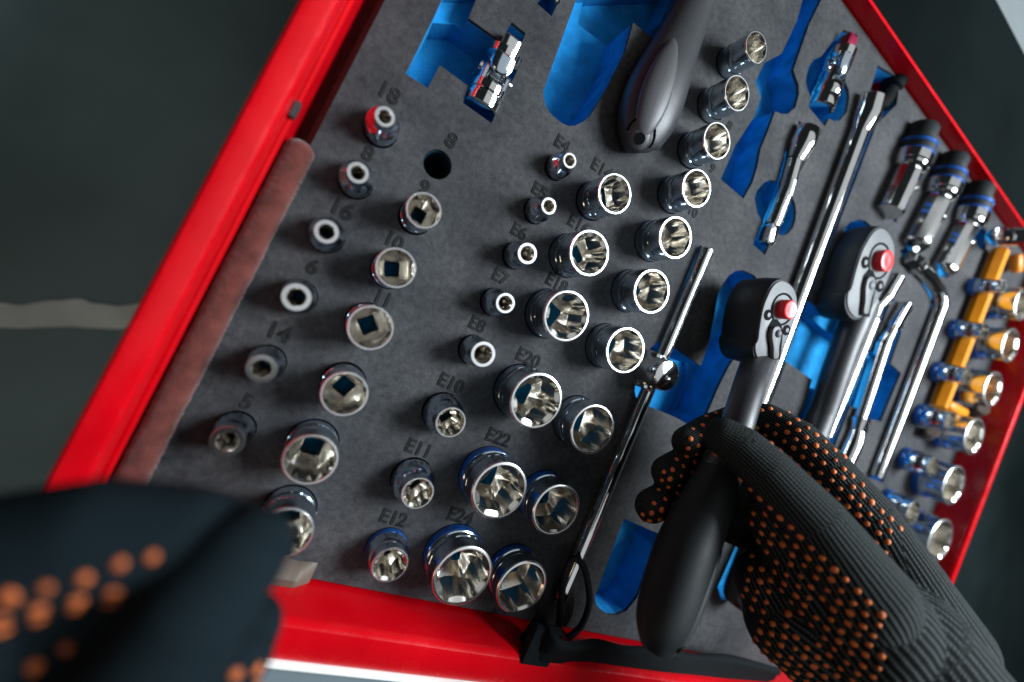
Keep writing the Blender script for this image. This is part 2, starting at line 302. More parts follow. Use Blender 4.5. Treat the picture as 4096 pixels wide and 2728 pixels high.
M = {
    'foam': foam_material(),
    'blue': simple('blue foam', (0.010, 0.215, 0.49), 0.85, noise=0.28, nscale=90, bump=0.7, bscale=900, spec=0.15),
    'chrome': simple('polished chrome', (0.80, 0.80, 0.79), 0.085, 1.0, rvar=0.045),
    'sleeve': simple('shaded chrome sleeve', (0.56, 0.65, 0.73), 0.13, 1.0, rvar=0.06),  # darker, bluish copy of the chrome; dim reflections put into its colour
    'bore': simple('warm satin steel', (0.62, 0.59, 0.54), 0.23, 1.0, rvar=0.06),
    'rim': simple('ground chrome end face', (0.93, 0.94, 0.95), 0.24, 1.0, rvar=0.06),
    'tip': simple('dark red cap', (0.20, 0.002, 0.03), 0.4),
    'chrome2': simple('satin chrome', (0.66, 0.67, 0.68), 0.20, 1.0, rvar=0.06),
    'red': simple('red powder coat', (0.56, 0.001, 0.006), 0.26, coat=0.0, spec=0.4, noise=0.13, nscale=22, bump=0.15, bscale=420, rvar=0.12),
    'redbtn': simple('red plastic', (0.78, 0.02, 0.025), 0.35),
    'handle': simple('dark grey plastic', (0.026, 0.027, 0.030), 0.40, bump=0.25, bscale=1800, noise=0.1),
    'inset': simple('mid grey plastic', (0.060, 0.060, 0.064), 0.45, bump=0.2, bscale=1800),
    'plate': simple('brushed grey plate', (0.125, 0.128, 0.135), 0.55, 0.0, noise=0.1, nscale=150, rvar=0.08),
    'rubber': simple('black rubber', (0.010, 0.013, 0.0145), 0.55, bump=0.2, bscale=1500, rvar=0.1, spec=0.28),
    'pad': simple('grey grip pad', (0.075, 0.076, 0.08), 0.45, bump=0.2, bscale=1800),
    'panel': simple('dark green grey rubber', (0.024, 0.031, 0.031), 0.5, bump=0.2, bscale=1500),
    'black': simple('black paint', (0.004, 0.005, 0.006), 0.7, spec=0.05),
    'mark': simple('dark stamped lettering', (0.005, 0.0055, 0.006), 0.8),
    'markfill': simple('stamped foam', (0.022, 0.023, 0.025), 0.8),
    'bluepaint': simple('blue band', (0.008, 0.085, 0.36), 0.3, 0.3, coat=0.4),
    'yellow': simple('yellow plastic', (0.66, 0.215, 0.002), 0.38, noise=0.08, nscale=80),
    'felt': simple('brown felt', (0.105, 0.028, 0.022), 0.95, noise=0.35, nscale=120, bump=0.9, bscale=900, sheen=0.3, spec=0.1),
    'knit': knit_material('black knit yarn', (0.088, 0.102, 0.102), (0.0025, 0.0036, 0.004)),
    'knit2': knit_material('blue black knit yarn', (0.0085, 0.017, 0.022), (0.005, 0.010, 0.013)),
    'dot': simple('orange rubber dots', (0.74, 0.17, 0.028), 0.6, noise=0.25, nscale=200),
    'dot2': simple('dimmed orange rubber dots', (0.46, 0.10, 0.018), 0.7, noise=0.35, nscale=300),  # same dots in a darker colour, to offset the strong key light
    'shade': simple('dark teal liner', (0.003, 0.018, 0.028), 0.8, spec=0.1),  # darkness inside the empty hole, given as a colour
    'floor': floor_material(),
    'stripe': simple('worn pale floor stripe', (0.74, 0.80, 0.76), 0.7, noise=0.25, nscale=14),
    'alu': simple('aluminium', (0.62, 0.64, 0.66), 0.35, 0.6),
    'grey': simple('blue grey plastic', (0.14, 0.175, 0.195), 0.5, noise=0.1, nscale=12),
    'white': simple('off white plastic', (0.85, 0.84, 0.80), 0.45),
    'beige': simple('beige plastic', (0.11, 0.08, 0.06), 0.6, noise=0.15, nscale=60),
    'slab': simple('black worktop', (0.0022, 0.0045, 0.0045), 0.95, noise=0.4, nscale=9, spec=0.05),
    'pale': simple('pale grey paint', (0.13, 0.145, 0.15), 0.5, noise=0.1, nscale=20),
    'strap': simple('black nylon webbing', (0.006, 0.008, 0.009), 0.75, noise=0.4, nscale=900, bump=1.0, bscale=1600, spec=0.08),
}

# ---------------------------------------------------------------- geometry helpers (tray units)
def join(*gs):
    V, F = [], []
    for v, f in gs:
        o = len(V)
        V += list(v); F += [tuple(i + o for i in q) for q in f]
    return V, F

def rings(rs, cap0=True, cap1=True):
    n = len(rs[0]); V = [p for r in rs for p in r]; F = []
    for k in range(len(rs) - 1):
        a, b = k * n, (k + 1) * n
        for i in range(n):
            j = (i + 1) % n
            F.append((a + i, a + j, b + j, b + i))
    if cap0: F.append(tuple(reversed(range(n))))
    if cap1: F.append(tuple(range((len(rs) - 1) * n, len(rs) * n)))
    return V, F

def box(x0, x1, y0, y1, z0, z1, bev=0.0):
    if bev <= 0:
        V = [(x, y, z) for z in (z0, z1) for y in (y0, y1) for x in (x0, x1)]
        return V, [(0, 2, 3, 1), (4, 5, 7, 6), (0, 1, 5, 4), (2, 6, 7, 3), (0, 4, 6, 2), (1, 3, 7, 5)]
    def rr(i, z):
        return [(x0 + i, y0 + bev, z), (x0 + bev, y0 + i, z), (x1 - bev, y0 + i, z), (x1 - i, y0 + bev, z),
                (x1 - i, y1 - bev, z), (x1 - bev, y1 - i, z), (x0 + bev, y1 - i, z), (x0 + i, y1 - bev, z)]
    return rings([rr(bev * 0.6, z0), rr(0, z0 + bev), rr(0, z1 - bev), rr(bev * 0.6, z1)])

def frame(ax, up=Vector((0, 0, 1))):
    ax = ax.normalized()
    if abs(ax.dot(up)) > 0.97: up = Vector((1, 0, 0))
    s = ax.cross(up).normalized()
    return s, s.cross(ax).normalized()

def lathe(p0, p1, prof, n=32, knurl=None):
    """prof: (t along the axis in units, radius)"""
    p0, p1 = Vector(p0), Vector(p1)
    ax = (p1 - p0).normalized(); s, u = frame(ax)
    rs = []
    for q in prof:
        t, r = q[0], q[1]
        k = q[2] if len(q) > 2 else 0
        ring = []
        for i in range(n):
            a = 2 * PI * i / n
            rr = r + (k if i % 2 else 0)
            ring.append(tuple(p0 + ax * t + (s * math.cos(a) + u * math.sin(a)) * rr))
        rs.append(ring)
    return rings(rs)

def sweep(pts, rad, n=16, sq=1.0, up=Vector((0, 0, 1)), caps=True):
    """tube through pts; rad: number, list, or list of (half width, half height)"""
    pts = [Vector(p) for p in pts]; rs = []
    for k, p in enumerate(pts):
        a = pts[max(0, k - 1)]; b = pts[min(len(pts) - 1, k + 1)]
        s, u = frame(b - a, up)
        r = rad if isinstance(rad, (int, float)) else rad[k]
        if isinstance(r, (int, float)): r = (r, r)
        ring = []
        for i in range(n):
            t = 2 * PI * i / n
            c, d = math.cos(t), math.sin(t)
            if sq != 1.0:
                c = math.copysign(abs(c) ** sq, c); d = math.copysign(abs(d) ** sq, d)
            ring.append(tuple(p + s * c * r[0] + u * d * r[1]))
        rs.append(ring)
    return rings(rs, caps, caps)

def smooth_path(pts, rad=None, m=6):
    """Catmull-Rom refinement of a path and its radii"""
    P_ = [np.array(p, float) for p in pts]
    R_ = [np.atleast_1d(np.array(r, float)) for r in rad] if rad is not None else None
    def cr(A, k, t):
        p0, p1, p2, p3 = A[max(0, k - 1)], A[k], A[k + 1], A[min(len(A) - 1, k + 2)]
        return 0.5 * (2 * p1 + (p2 - p0) * t + (2 * p0 - 5 * p1 + 4 * p2 - p3) * t * t + (3 * p1 - p0 - 3 * p2 + p3) * t ** 3)
    o, r = [], []
    for k in range(len(P_) - 1):
        for i in range(m):
            o.append(tuple(cr(P_, k, i / m)))
            if R_: r.append(tuple(cr(R_, k, i / m)))
    o.append(tuple(P_[-1]))
    if R_:
        r.append(tuple(R_[-1]))
        r = [q[0] if len(q) == 1 else q for q in r]
        return o, r
    return o

def prism(poly, z0, z1, bev=0.0):
    """poly: list of (x, y); closed solid with an optional soft top edge"""
    A = sum(poly[i][0] * poly[(i + 1) % len(poly)][1] - poly[(i + 1) % len(poly)][0] * poly[i][1] for i in range(len(poly)))
    if A < 0: poly = poly[::-1]
    def inset(d):
        o = []
        n = len(poly)
        for i in range(n):
            a, b, c = Vector(poly[i - 1]), Vector(poly[i]), Vector(poly[(i + 1) % n])
            e1 = (b - a).normalized(); e2 = (c - b).normalized()
            nn = Vector((-e1.y - e2.y, e1.x + e2.x))
            if nn.length > 1e-6: nn.normalize()
            o.append((b.x + nn.x * d, b.y + nn.y * d))
        return o
    if bev:
        i1 = inset(bev * 0.3); i2 = inset(bev)
        return rings([[(x, y, z0) for x, y in poly], [(x, y, z1 - bev) for x, y in poly],
                      [(x, y, z1 - bev * 0.3) for x, y in i1], [(x, y, z1) for x, y in i2]])
    return rings([[(x, y, z0) for x, y in poly], [(x, y, z1) for x, y in poly]])

def circ(x, y, r, n=28):
    return [(x + r * math.cos(2 * PI * i / n), y + r * math.sin(2 * PI * i / n)) for i in range(n)]

def make_mesh(name, g, mat, origin=(0, 0, 0), sharp=35):
    me = bpy.data.meshes.new(name)
    ox, oy, oz = origin
    me.from_pydata([((x - ox) * S, (y - oy) * S, (z - oz) * S) for x, y, z in g[0]], [], g[1])
    me.update()
    bm = bmesh.new(); bm.from_mesh(me)
    bmesh.ops.recalc_face_normals(bm, faces=bm.faces)
    for f in bm.faces: f.smooth = sharp > 0
    if sharp > 0:
        for e in bm.edges:
            if len(e.link_faces) == 2 and e.calc_face_angle(0) > math.radians(sharp): e.smooth = False
    bm.to_mesh(me); bm.free()
    if mat: me.materials.append(mat)
    return me

def tag(o, label=None, cat=None, group=None, kind=None):
    if label: o['label'] = label
    if cat: o['category'] = cat
    if group: o['group'] = group
    if kind: o['kind'] = kind
    return o

def thing(name, origin, label, cat, group=None):
    o = bpy.data.objects.new(name, None)
    o.empty_display_size = 0.01
    col.objects.link(o)
    o.location = [c * S for c in origin]
    o['_o'] = [float(c) for c in origin]
    return tag(o, label, cat, group)

def origin_of(o):
    while o.parent: o = o.parent
    return tuple(o['_o'])

def part(name, g, mat, parent, sharp=35, label=None):
    og = origin_of(parent)
    ob = bpy.data.objects.new(name, make_mesh(name, g, mat, og, sharp))
    col.objects.link(ob); ob.parent = parent
    if label: ob['label'] = label
    return ob

def solo(name, g, mat, origin, label=None, cat=None, group=None, kind=None, sharp=35):
    ob = bpy.data.objects.new(name, make_mesh(name, g, mat, origin, sharp))
    col.objects.link(ob); ob.location = [c * S for c in origin]
    ob['_o'] = [float(c) for c in origin]
    return tag(ob, label, cat, group, kind)

# ---------------------------------------------------------------- setting: floor, cabinet, drawer, foam
def build_floor():
    z = -560
    solo('floor', box(-6000, 6000, -6000, 6000, z - 20, z), M['floor'], (0, 0, z), kind='structure')
    k = bpy.data.objects['floor']
    # worn pale line painted on the floor
    n = 160; a, b = [], []
    for i in range(n + 1):
        t = i / n
        p = Vector(DATA['stripe'][0]).lerp(Vector(DATA['stripe'][1]), t * 3.0 - 1.0)
        q = Vector(DATA['stripe'][2]).lerp(Vector(DATA['stripe'][3]), t * 3.0 - 1.0)
        i_ = i / 4; w = 4 * math.sin(i_ * 0.71) + 4 * math.sin(i_ * 0.33 + 1) + 1.5 * math.sin(i_ * 1.9)
        a.append((p.x + w * 0.4, p.y + w, z + 5)); b.append((q.x, q.y + 0.25 * w, z + 5))
    V = a + b
    solo('floor_stripe', (V, [(i, i + 1, n + 2 + i, n + 1 + i) for i in range(n)]), M['stripe'], (0, 0, z), kind='structure', sharp=0)
build_floor()

FX0, FX1, FY0, FY1 = -41.0, 741.0, -166.0, 413.0

def build_cabinet():
    cab = thing('tool_cabinet', (350, 120, -60), 'red tool cabinet with black worktop, its drawer pulled open', 'tool cabinet')
    X0, X1, Y0, Y1 = -52.0, 742.5, -168.5, 415.0
    t = part('drawer', box(X0 - 12, X1 + 12, Y0 - 18, Y1 + 4, -52, -47.5), M['red'], cab, label='bright red drawer pulled open under the foam tray')
    # side wall, folded sheet: outer skirt, wide top face, rolled inner lip
    def side(x_in, x_out, sgn):
        prof = [(x_out, -46), (x_out, 31.5), (x_out + sgn * 0.8, 34), (x_out + sgn * 2.5, 35.2), (x_in - sgn * 3.2, 35.2),
                (x_in - sgn * 1.4, 34.6), (x_in - sgn * 0.3, 33), (x_in, 30.5), (x_in, -46)]
        ys = [Y0 - 20, Y1 + 5]
        return rings([[(x, y, z) for x, z in prof] for y in ys])
    part('side_wall', side(X0, X0 - 14.5, 1), M['red'], t)
    part('side_wall', side(X1, X1 + 9, -1), M['red'], t)
    lip = box(X0 + 0.15, X0 + 2.2, Y0 + 2, Y1 - 2, 17, 20, 0.6)
    part('inner_lip', lip, M['red'], t)
    part('runner_clip', box(X0 + 0.2, X0 + 3.2, 66, 75, 19, 24, 0.8), M['panel'], t)
    # front panel
    pf = [(Y0, -46), (Y0, 30), (Y0 - 0.8, 33), (Y0 - 3, 35.2), (Y0 - 19.5, 35.2), (Y0 - 21.5, 34), (Y0 - 22, 31), (Y0 - 22, -46)]
    part('front_panel', rings([[(x, y, z) for y, z in pf] for x in (X0 - 14.4, X1 + 9)]), M['red'], t)
    h = part('drawer_pull', box(X0 - 14, X1 + 9, Y0 - 70, Y0 - 25.5, 26, 31, 1.5), M['grey'], t, label='blue grey pull along the front of the drawer')
    part('pull_edge', box(X0 - 14, X1 + 9, Y0 - 25.4, Y0 - 22.2, 22, 36.5, 1.2), M['white'], t)
    part('back_wall', box(X0 + 0.2, X1 - 0.2, Y1, Y1 + 3, -46, 14), M['red'], t)
    poly = [(-260, 419.5), (900, 419.5), (900, 480), (880, 530), (840, 552), (780, 556), (-260, 556)]
    part('worktop', prism(poly, -30, 13, 3), M['slab'], cab, label='black worktop behind the open drawer')
    part('front_edge', box(-260, 900, 418.4, 419.3, -60, 11), M['red'], cab)
build_cabinet()

def ev_mesh(o):
    dg = bpy.context.evaluated_depsgraph_get()
    return bpy.data.meshes.new_from_object(o.evaluated_get(dg), depsgraph=dg)

def build_foam():
    t = thing('foam_tray', (350, 120, -46), 'dark grey foam tray with blue cut-out pockets, lying in the red drawer', 'tool tray')
    cut = []
    for k, (poly, dep) in DATA['pockets'].items():
        cut.append(prism(poly, -dep, 6))
    for r in HOLES:
        cut.append(prism(circ(r[0], r[1], r[2]), -r[3], 6))
    cg = join(*cut)
    cm = make_mesh('cutter', cg, None, sharp=0)
    co = bpy.data.objects.new('cutter', cm); col.objects.link(co)
    for nm, z0, z1, mat in (('blue_layer', -45, -2.6, 'blue'), ('grey_layer', -2.55, 0, 'foam')):
        ob = part(nm, box(FX0, FX1, FY0, FY1, z0, z1), M[mat], t, sharp=0)
        co.location = (0, 0, 0)
        bpy.context.view_layer.update()
        md = ob.modifiers.new('cut', 'BOOLEAN'); md.operation = 'DIFFERENCE'; md.solver = 'EXACT'; md.use_self = True; md.object = co
        bpy.context.view_layer.update()
        me = ev_mesh(ob); ob.modifiers.clear(); ob.data = me; me.name = nm
        if not me.materials: me.materials.append(M[mat])
    bpy.data.objects.remove(co)
    hx, hy, hr = DATA['empty_hole']
    part('hole_shade', rings([[(hx + r * math.cos(a), hy + r * math.sin(a), z) for a in [2 * PI * i / 40 for i in range(40)]] for r, z in ((hr - 0.05, -2.7), (hr - 0.9, -2.7), (hr - 0.9, -42), (0.1, -42.2))], False, False), M['shade'], t)  # dark cup added so the empty hole looks shaded
    for txt, x, y, s in DATA['labels']:
        c = bpy.data.curves.new('size_mark', 'FONT'); c.body = txt; c.size = s * S * 1.28; c.align_x = 'CENTER'; c.align_y = 'CENTER'
        c.extrude = 0.00002
        o = bpy.data.objects.new('tmp', c); col.objects.link(o)
        me = ev_mesh(o)
        c.fill_mode = 'NONE'; c.extrude = 0; c.bevel_depth = 0.6 * S; c.bevel_resolution = 1
        bpy.context.view_layer.update()
        me2 = ev_mesh(o); bpy.data.objects.remove(o)
        for m_, nm, mt in ((me, 'size_mark', 'markfill'), (me2, 'size_mark_outline', 'mark')):
            m_.materials.clear(); m_.materials.append(M[mt])
            ob = bpy.data.objects.new(nm, m_); col.objects.link(ob)
            if nm == 'size_mark': ob.parent = t; base = ob; ob.location = ((x - 350) * S, (y - 120) * S, 46 * S + 0.00006)
            else: ob.parent = base; ob.location = (0, 0, 0.00002)
    return t

HOLES = [DATA['empty_hole'] + (44,)]
SOCKETS = []
for i, q in enumerate(DATA['hex_col']): HOLES.append((q[0], q[1], q[3] + 0.6, 16))
for q in DATA['e_big']: HOLES.append((q[1], q[2], q[4] + 0.6, 16))
for q in DATA['e_small']: HOLES.append((q[1], q[2], q[5] + 0.5, 14))
for q in DATA['col2']: HOLES.append((q[0], q[1], q[3] + 0.6, 16))
for q in DATA['col1']: HOLES.append((q[0], q[1], q[4] + 0.5, 14))
for q in DATA['right_inner']: HOLES.append((q[0], q[1], q[3] + 2.0, 14))
for q in DATA['right_outer']: HOLES.append((q[0], q[1], q[3] + 0.6, 14))
build_foam()

# felt strip in the gap between tray and left wall
def felt():
    rs = []; ys = np.linspace(63, -175, 240); rnd = random.Random(9)
    for k, y in enumerate(ys):
        e = 1.0 if k > 3 else (0.45, 0.72, 0.88, 0.96)[k]
        ring = []
        for i in range(28):
            a = 2 * PI * i / 28
            fz = 0.10 * math.sin(k * 0.11 + 2 * a) + rnd.uniform(-0.34, 0.34)
            ring.append((-43.8 + (7.2 + fz) * e * math.cos(a), y, 2.6 + (7.4 + fz) * e * math.sin(a)))
        rs.append(ring)
    solo('felt_strip', rings(rs), M['felt'], (-45, 0, -20), 'long dark brown felt roll wedged between foam tray and left drawer wall', 'felt strip', sharp=80)
felt()
# pale packing strip at the front edge
def packing():
    rs = []
    for k, x in enumerate(np.linspace(14, 62, 30)):
        w = 0.5 * math.sin(k * 0.5); tp = min(1.0, (29 - k) / 6 + 0.1)
        rs.append([(x, -168.2, -6), (x, -168.2, 9 * tp + w * 0.5), (x, -163.5, 10 * tp + w * 0.4), (x, -158 + w, 5 * tp), (x, -156.5 + w, 0.3), (x, -165.8, -6)])
    solo('packing_strip', rings(rs), M['beige'], (80, -165, 0), 'crumpled beige packing strip at the front edge of the foam, by the left glove', 'packing strip', sharp=50)
packing()

# ---------------------------------------------------------------- sockets
NS = 72
def socket(origin, h, R, kind, label, group, Rb=None, band=False, depth=12, drive=None, knurl=0.0, mat='chrome', rot=0.0):
    """upright socket, mouth up; kind: hex / star / bit"""
    x, y = origin
    t = thing('socket' if kind != 'bit' else 'bit_socket', (x, y, -depth), label, 'socket', group)
    A = [2 * PI * i / NS for i in range(NS)]
    def ring(z, fn):
        return [(x + fn(a) * math.cos(a + rot), y + fn(a) * math.sin(a + rot), z) for a in A]
    cst = lambda r: (lambda a: r)
    kn = lambda r: (lambda a: r + (knurl if int(round(a / (2 * PI) * NS)) % 4 < 2 else 0))
    Rb = Rb or R
    s0 = drive or R * 0.46
    o = [ring(-depth, cst(s0 * 1.34)), ring(-depth, cst(Rb * 0.94)), ring(-depth + 1.2, cst(Rb))]
    if Rb > R * 1.06:
        o += [ring(h * 0.10, cst(Rb)), ring(h * 0.12, kn(Rb)), ring(h * 0.34, kn(Rb)), ring(h * 0.36, cst(Rb)), ring(h * 0.44, cst(Rb)),
              ring(h * 0.52, cst(Rb * 0.96)), ring(h * 0.66, cst(R * 1.06)), ring(h * 0.70, cst(R)), ring(h - 0.8, cst(R))]
    else:
        g0 = h * 0.30
        o += [ring(g0, cst(Rb)), ring(g0 + 0.5, cst(Rb * 0.955)), ring(g0 + 1.8, cst(Rb * 0.955)), ring(g0 + 2.3, kn(Rb * 0.985)),
              ring(h * 0.52, kn(Rb * 0.985)), ring(h * 0.52 + 0.4, cst(R * 0.965)), ring(h * 0.52 + 1.0, cst(R * 0.965)), ring(h * 0.52 + 1.4, cst(R)), ring(h - 0.9, cst(R))]
    o += [ring(h - 0.35, cst(R * 0.985)), ring(h, cst(R * 0.955))]
    wall = 0.885 if kind != 'bit' else 0.62
    if R < 9 and kind != 'bit': wall = 0.70
    o += [ring(h, cst(R * wall + 0.25)), ring(h - 0.35, cst(R * wall))]
    body = part('body', rings(o[:-4], False, False), M['sleeve'], t)
    part('rim', rings(o[-5:], False, False), M['rim'], body)
    if kind == 'hex':
        ap = R * wall * 0.90
        fn = lambda a: min(ap / math.cos(((a + PI / 6) % (PI / 3)) - PI / 6), R * wall * 0.995)
    elif kind == 'star':
        fn = lambda a: R * wall * (0.88 + 0.10 * math.cos(6 * a) + 0.02 * math.cos(12 * a))
    else:
        fn = lambda a: R * wall * (0.90 + 0.08 * math.cos(6 * a))
    s = s0
    sq = lambda a: min(s / max(abs(math.cos(a)), abs(math.sin(a))), s * 1.32)
    dp = min(h + depth - 8, R * 0.95 + 4)
    b = [ring(h - 0.4, cst(R * wall)), ring(h - 1.6, fn), ring(h - dp, fn), ring(h - dp - 0.3, lambda a: fn(a) * 0.97),
         ring(h - dp - 0.30 * R, lambda a: sq(a) * 1.12), ring(h - dp - 0.30 * R - 1.0, sq), ring(-depth + 0.5, sq)]
    part('mouth', rings(b, False, False), M['bore'], t)
    if band:
        rb = Rb + 0.12
        bz = [(0.5, rb * 0.99), (0.9, rb + 0.25), (h * 0.24, rb + 0.25), (h * 0.26, rb * 0.99)]
        part('colour_band', rings([ring(z, cst(r)) for z, r in bz], False, False), M['bluepaint'], t)
    return t

ordn = ['topmost', 'second', 'third', 'fourth', 'fifth', 'sixth', 'seventh', 'eighth', 'ninth', 'lowest']
for i, (x, y, h, R) in enumerate(DATA['hex_col']):
    socket((x, y), h, R, 'hex', '%s chrome hex socket in the column just left of the sliding T-bar' % ordn[i], 'hex sockets in a column', drive=R * 0.47,
           band=i >= 8, rot=0.3 + 0.2 * i, knurl=0)
for n, x, y, h, R in DATA['e_big']:
    socket((x, y), h, R, 'star', 'large chrome star socket standing by the %s mark' % n, 'large star sockets', drive=7.5, band=n in ('E22', 'E24'), rot=0.17 * R, knurl=0.3)
for n, x, y, h, R, Rb in DATA['e_small']:
    socket((x, y), h, R, 'star', 'small stepped chrome star socket standing by the %s mark' % n, 'small star sockets', Rb=Rb, drive=R * 0.36, band=n == 'E12', knurl=0.28, rot=0.1 * R)
for i, (x, y, h, R) in enumerate(DATA['col2']):
    socket((x, y), h, R, 'hex', ['first chrome socket below the empty round hole', 'second chrome socket below the empty round hole', 'third chrome socket below the empty round hole',
           'fourth chrome socket below the empty round hole', 'chrome socket just above the one half hidden by the left glove', 'chrome socket half hidden behind the fingertip of the left glove'][i],
           'plain sockets in the second column', drive=R * 0.36, rot=0.4 * i)
for i, (x, y, h, R, Rb) in enumerate(DATA['col1']):
    socket((x, y), h, R, 'bit', '%s short chrome bit socket in the column beside the left drawer wall' % ['topmost', 'second', 'third', 'fourth', 'fifth', 'lowest'][i], 'bit sockets beside the left wall',
           Rb=Rb, drive=R * 0.3, knurl=0.3, rot=0.5 * i)
for i, (x, y, h, R) in enumerate(DATA['right_inner']):
    socket((x, y), h, R, 'hex', '%s small blue-banded socket of the inner row by the yellow rail' % ['topmost', 'second', 'third', 'fourth', 'fifth', 'lowest'][i], 'small sockets by the right wall',
           Rb=R + 1.4, band=True, drive=4.5)
for i, (x, y, h, R) in enumerate(DATA['right_outer']):
    socket((x, y), h, R, 'star', '%s large blue-banded socket of the outer row against the right drawer wall' % ['topmost', 'second', 'third', 'fourth', 'fifth', 'lowest'][i],
           'large sockets by the right wall', band=True, drive=8)

# ---------------------------------------------------------------- universal joints
def ujoint(p0, p1, R, label, tip=None):
    p0, p1 = Vector(p0), Vector(p1); ax = (p1 - p0); Ln = ax.length; ax.normalize(); s, u = frame(ax)
    t = thing('universal_joint', tuple(p0), label, 'universal joint', 'universal joints')
    part('socket_end', lathe(p0, p1, [(0, R * 0.9), (0.8, R), (Ln * 0.13, R), (Ln * 0.15, R * 0.94), (Ln * 0.18, R * 0.94), (Ln * 0.20, R), (Ln * 0.30, R * 0.98), (Ln * 0.36, R * 0.72), (Ln * 0.37, 0.2)], 36), M['chrome'], t)
    q = p0 + ax * Ln * 0.48
    for k in (-1, 1):
        a = p0 + ax * Ln * 0.30 + s * k * R * 0.62
        part('fork', sweep([a, a + ax * Ln * 0.13, a + ax * Ln * 0.22, a + ax * Ln * 0.25], [(R * 0.28, R * 0.62), (R * 0.26, R * 0.66), (R * 0.24, R * 0.5), (R * 0.15, R * 0.2)], 14, 0.9), M['sleeve'], t)
        a = p0 + ax * Ln * 0.70 + u * k * R * 0.60
        part('fork', sweep([a, a - ax * Ln * 0.13, a - ax * Ln * 0.22, a - ax * Ln * 0.25], [(R * 0.62, R * 0.26), (R * 0.64, R * 0.24), (R * 0.5, R * 0.22), (R * 0.2, R * 0.15)], 14, 0.9), M['sleeve'], t)
    part('cross_pin', lathe(q - s * R * 1.02, q + s * R, [(0, R * 0.2), (0.3, R * 0.26), (R * 1.8, R * 0.26), (R * 2.02, R * 0.2)], 16), M['chrome2'], t)
    part('cross_block', box(q.x - R * .35, q.x + R * .35, q.y - R * .35, q.y + R * .35, q.z - R * .35, q.z + R * .35, R * 0.1), M['chrome2'], t)
    part('drive_end', lathe(p0, p1, [(Ln * 0.66, R * 0.7), (Ln * 0.70, R * 0.92), (Ln * 0.80, R * 0.92), (Ln * 0.83, R * 0.6)], 32), M['chrome'], t)
    part('drive_square', sweep([p0 + ax * Ln * 0.82, p0 + ax * Ln * 0.97, p0 + ax * Ln], [R * 0.52, R * 0.52, R * 0.42], 16, 0.35), M['chrome'] if not tip else M[tip], t)

u1 = DATA['uj1']
ujoint(u1[0], u1[-1], 11.5, 'short chrome universal joint in the stepped blue pocket at upper left')
u2 = DATA['uj2']
ujoint(u2[0], u2[-1], 11.0, 'chrome universal joint in the double round pocket at upper right', tip='tip')
ujoint((41.9, 226.2, -6), (37.9, 247.5, -4), 7.5, 'chrome joint end in the small pocket at the top edge, only its tip showing')

def bvh_of(ob):
    og = Vector(origin_of(ob))
    return BVHTree.FromPolygons([v.co / S + og for v in ob.data.vertices], [list(p.vertices) for p in ob.data.polygons])

def patch(bvh, c, ax, a, b_, bulge, n=28, m=7, egg=0.0):
    """raised pad that follows a curved surface: half length a along ax, half width b_"""
    c0, nm, _, _ = bvh.find_nearest(Vector(c))
    ax = (ax - nm * ax.dot(nm)).normalized(); sd = nm.cross(ax)
    V, F = [], []
    for j in range(m + 1):
        r = 0.02 + 1.0 * j / m if j < m else 1.03
        for i in range(n):
            t = 2 * PI * i / n
            w = b_ * (1 + egg * math.cos(t))
            q, qn, _, _ = bvh.find_nearest(c0 + ax * math.cos(t) * a * r + sd * math.sin(t) * w * r + nm * 2)
            k = bulge * math.sqrt(max(0, 1 - min(1, r) ** 2.6)) if j < m else -0.6
            V.append(tuple(q + qn * (k + (0.12 if j < m else 0))))
    for j in range(m):
        for i in range(n):
            i2 = (i + 1) % n
            F.append((j * n + i, j * n + i2, (j + 1) * n + i2, (j + 1) * n + i))
    F.append(tuple(reversed(range(n))))
    return V, F

def on_surface(bvh, c, ax, pts, lift):
    c0, nm, _, _ = bvh.find_nearest(Vector(c))
    ax = (ax - nm * ax.dot(nm)).normalized(); sd = nm.cross(ax)
    o = []
    for x, y in pts:
        q, qn, _, _ = bvh.find_nearest(c0 + ax * x + sd * y + nm * 2)
        o.append(tuple(q + qn * lift))
    return o

# ---------------------------------------------------------------- grey handle at the top
def grey_handle():
    g = DATA['handle_G']
    w = [(7, 6), (14, 11), (20.5, 15), (22.5, 16), (21, 15.5), (18, 14), (15.5, 12.5), (14, 12), (14, 12)]
    p, r = smooth_path(g, w, 6)
    t = thing('screwdriver_handle', (g[2][0], g[2][1], 0), 'long dark grey plastic tool handle lying above the foam at top centre', 'tool handle')
    body = part('grip', sweep(p, r, 40, 0.9), M['handle'], t, 60)
    bv = bvh_of(body); ax = (Vector(g[4]) - Vector(g[1])).normalized()
    part('thumb_pad', patch(bv, DATA['G_pad'], ax, 40, 12.5, 2.6, egg=-0.12), M['inset'], t, 70)
    hc, hn, _, _ = bv.find_nearest(Vector(DATA['G_hole']))
    part('hole_rim', patch(bv, hc, ax, 10, 9, 1.6), M['inset'], t, 70)
    part('hang_hole', lathe(hc - hn * 0.5, hc + hn * 4, [(0, 3.9), (2.35, 3.9), (2.36, 0.1)], 26), M['black'], t)
    arc = [(13.5 * math.cos(a), 12.5 * math.sin(a)) for a in np.linspace(-1.9, 1.5, 22)]
    part('groove', sweep(on_surface(bv, hc, ax, arc, 0.15), 0.75, 10), M['black'], t, 80)
grey_handle()

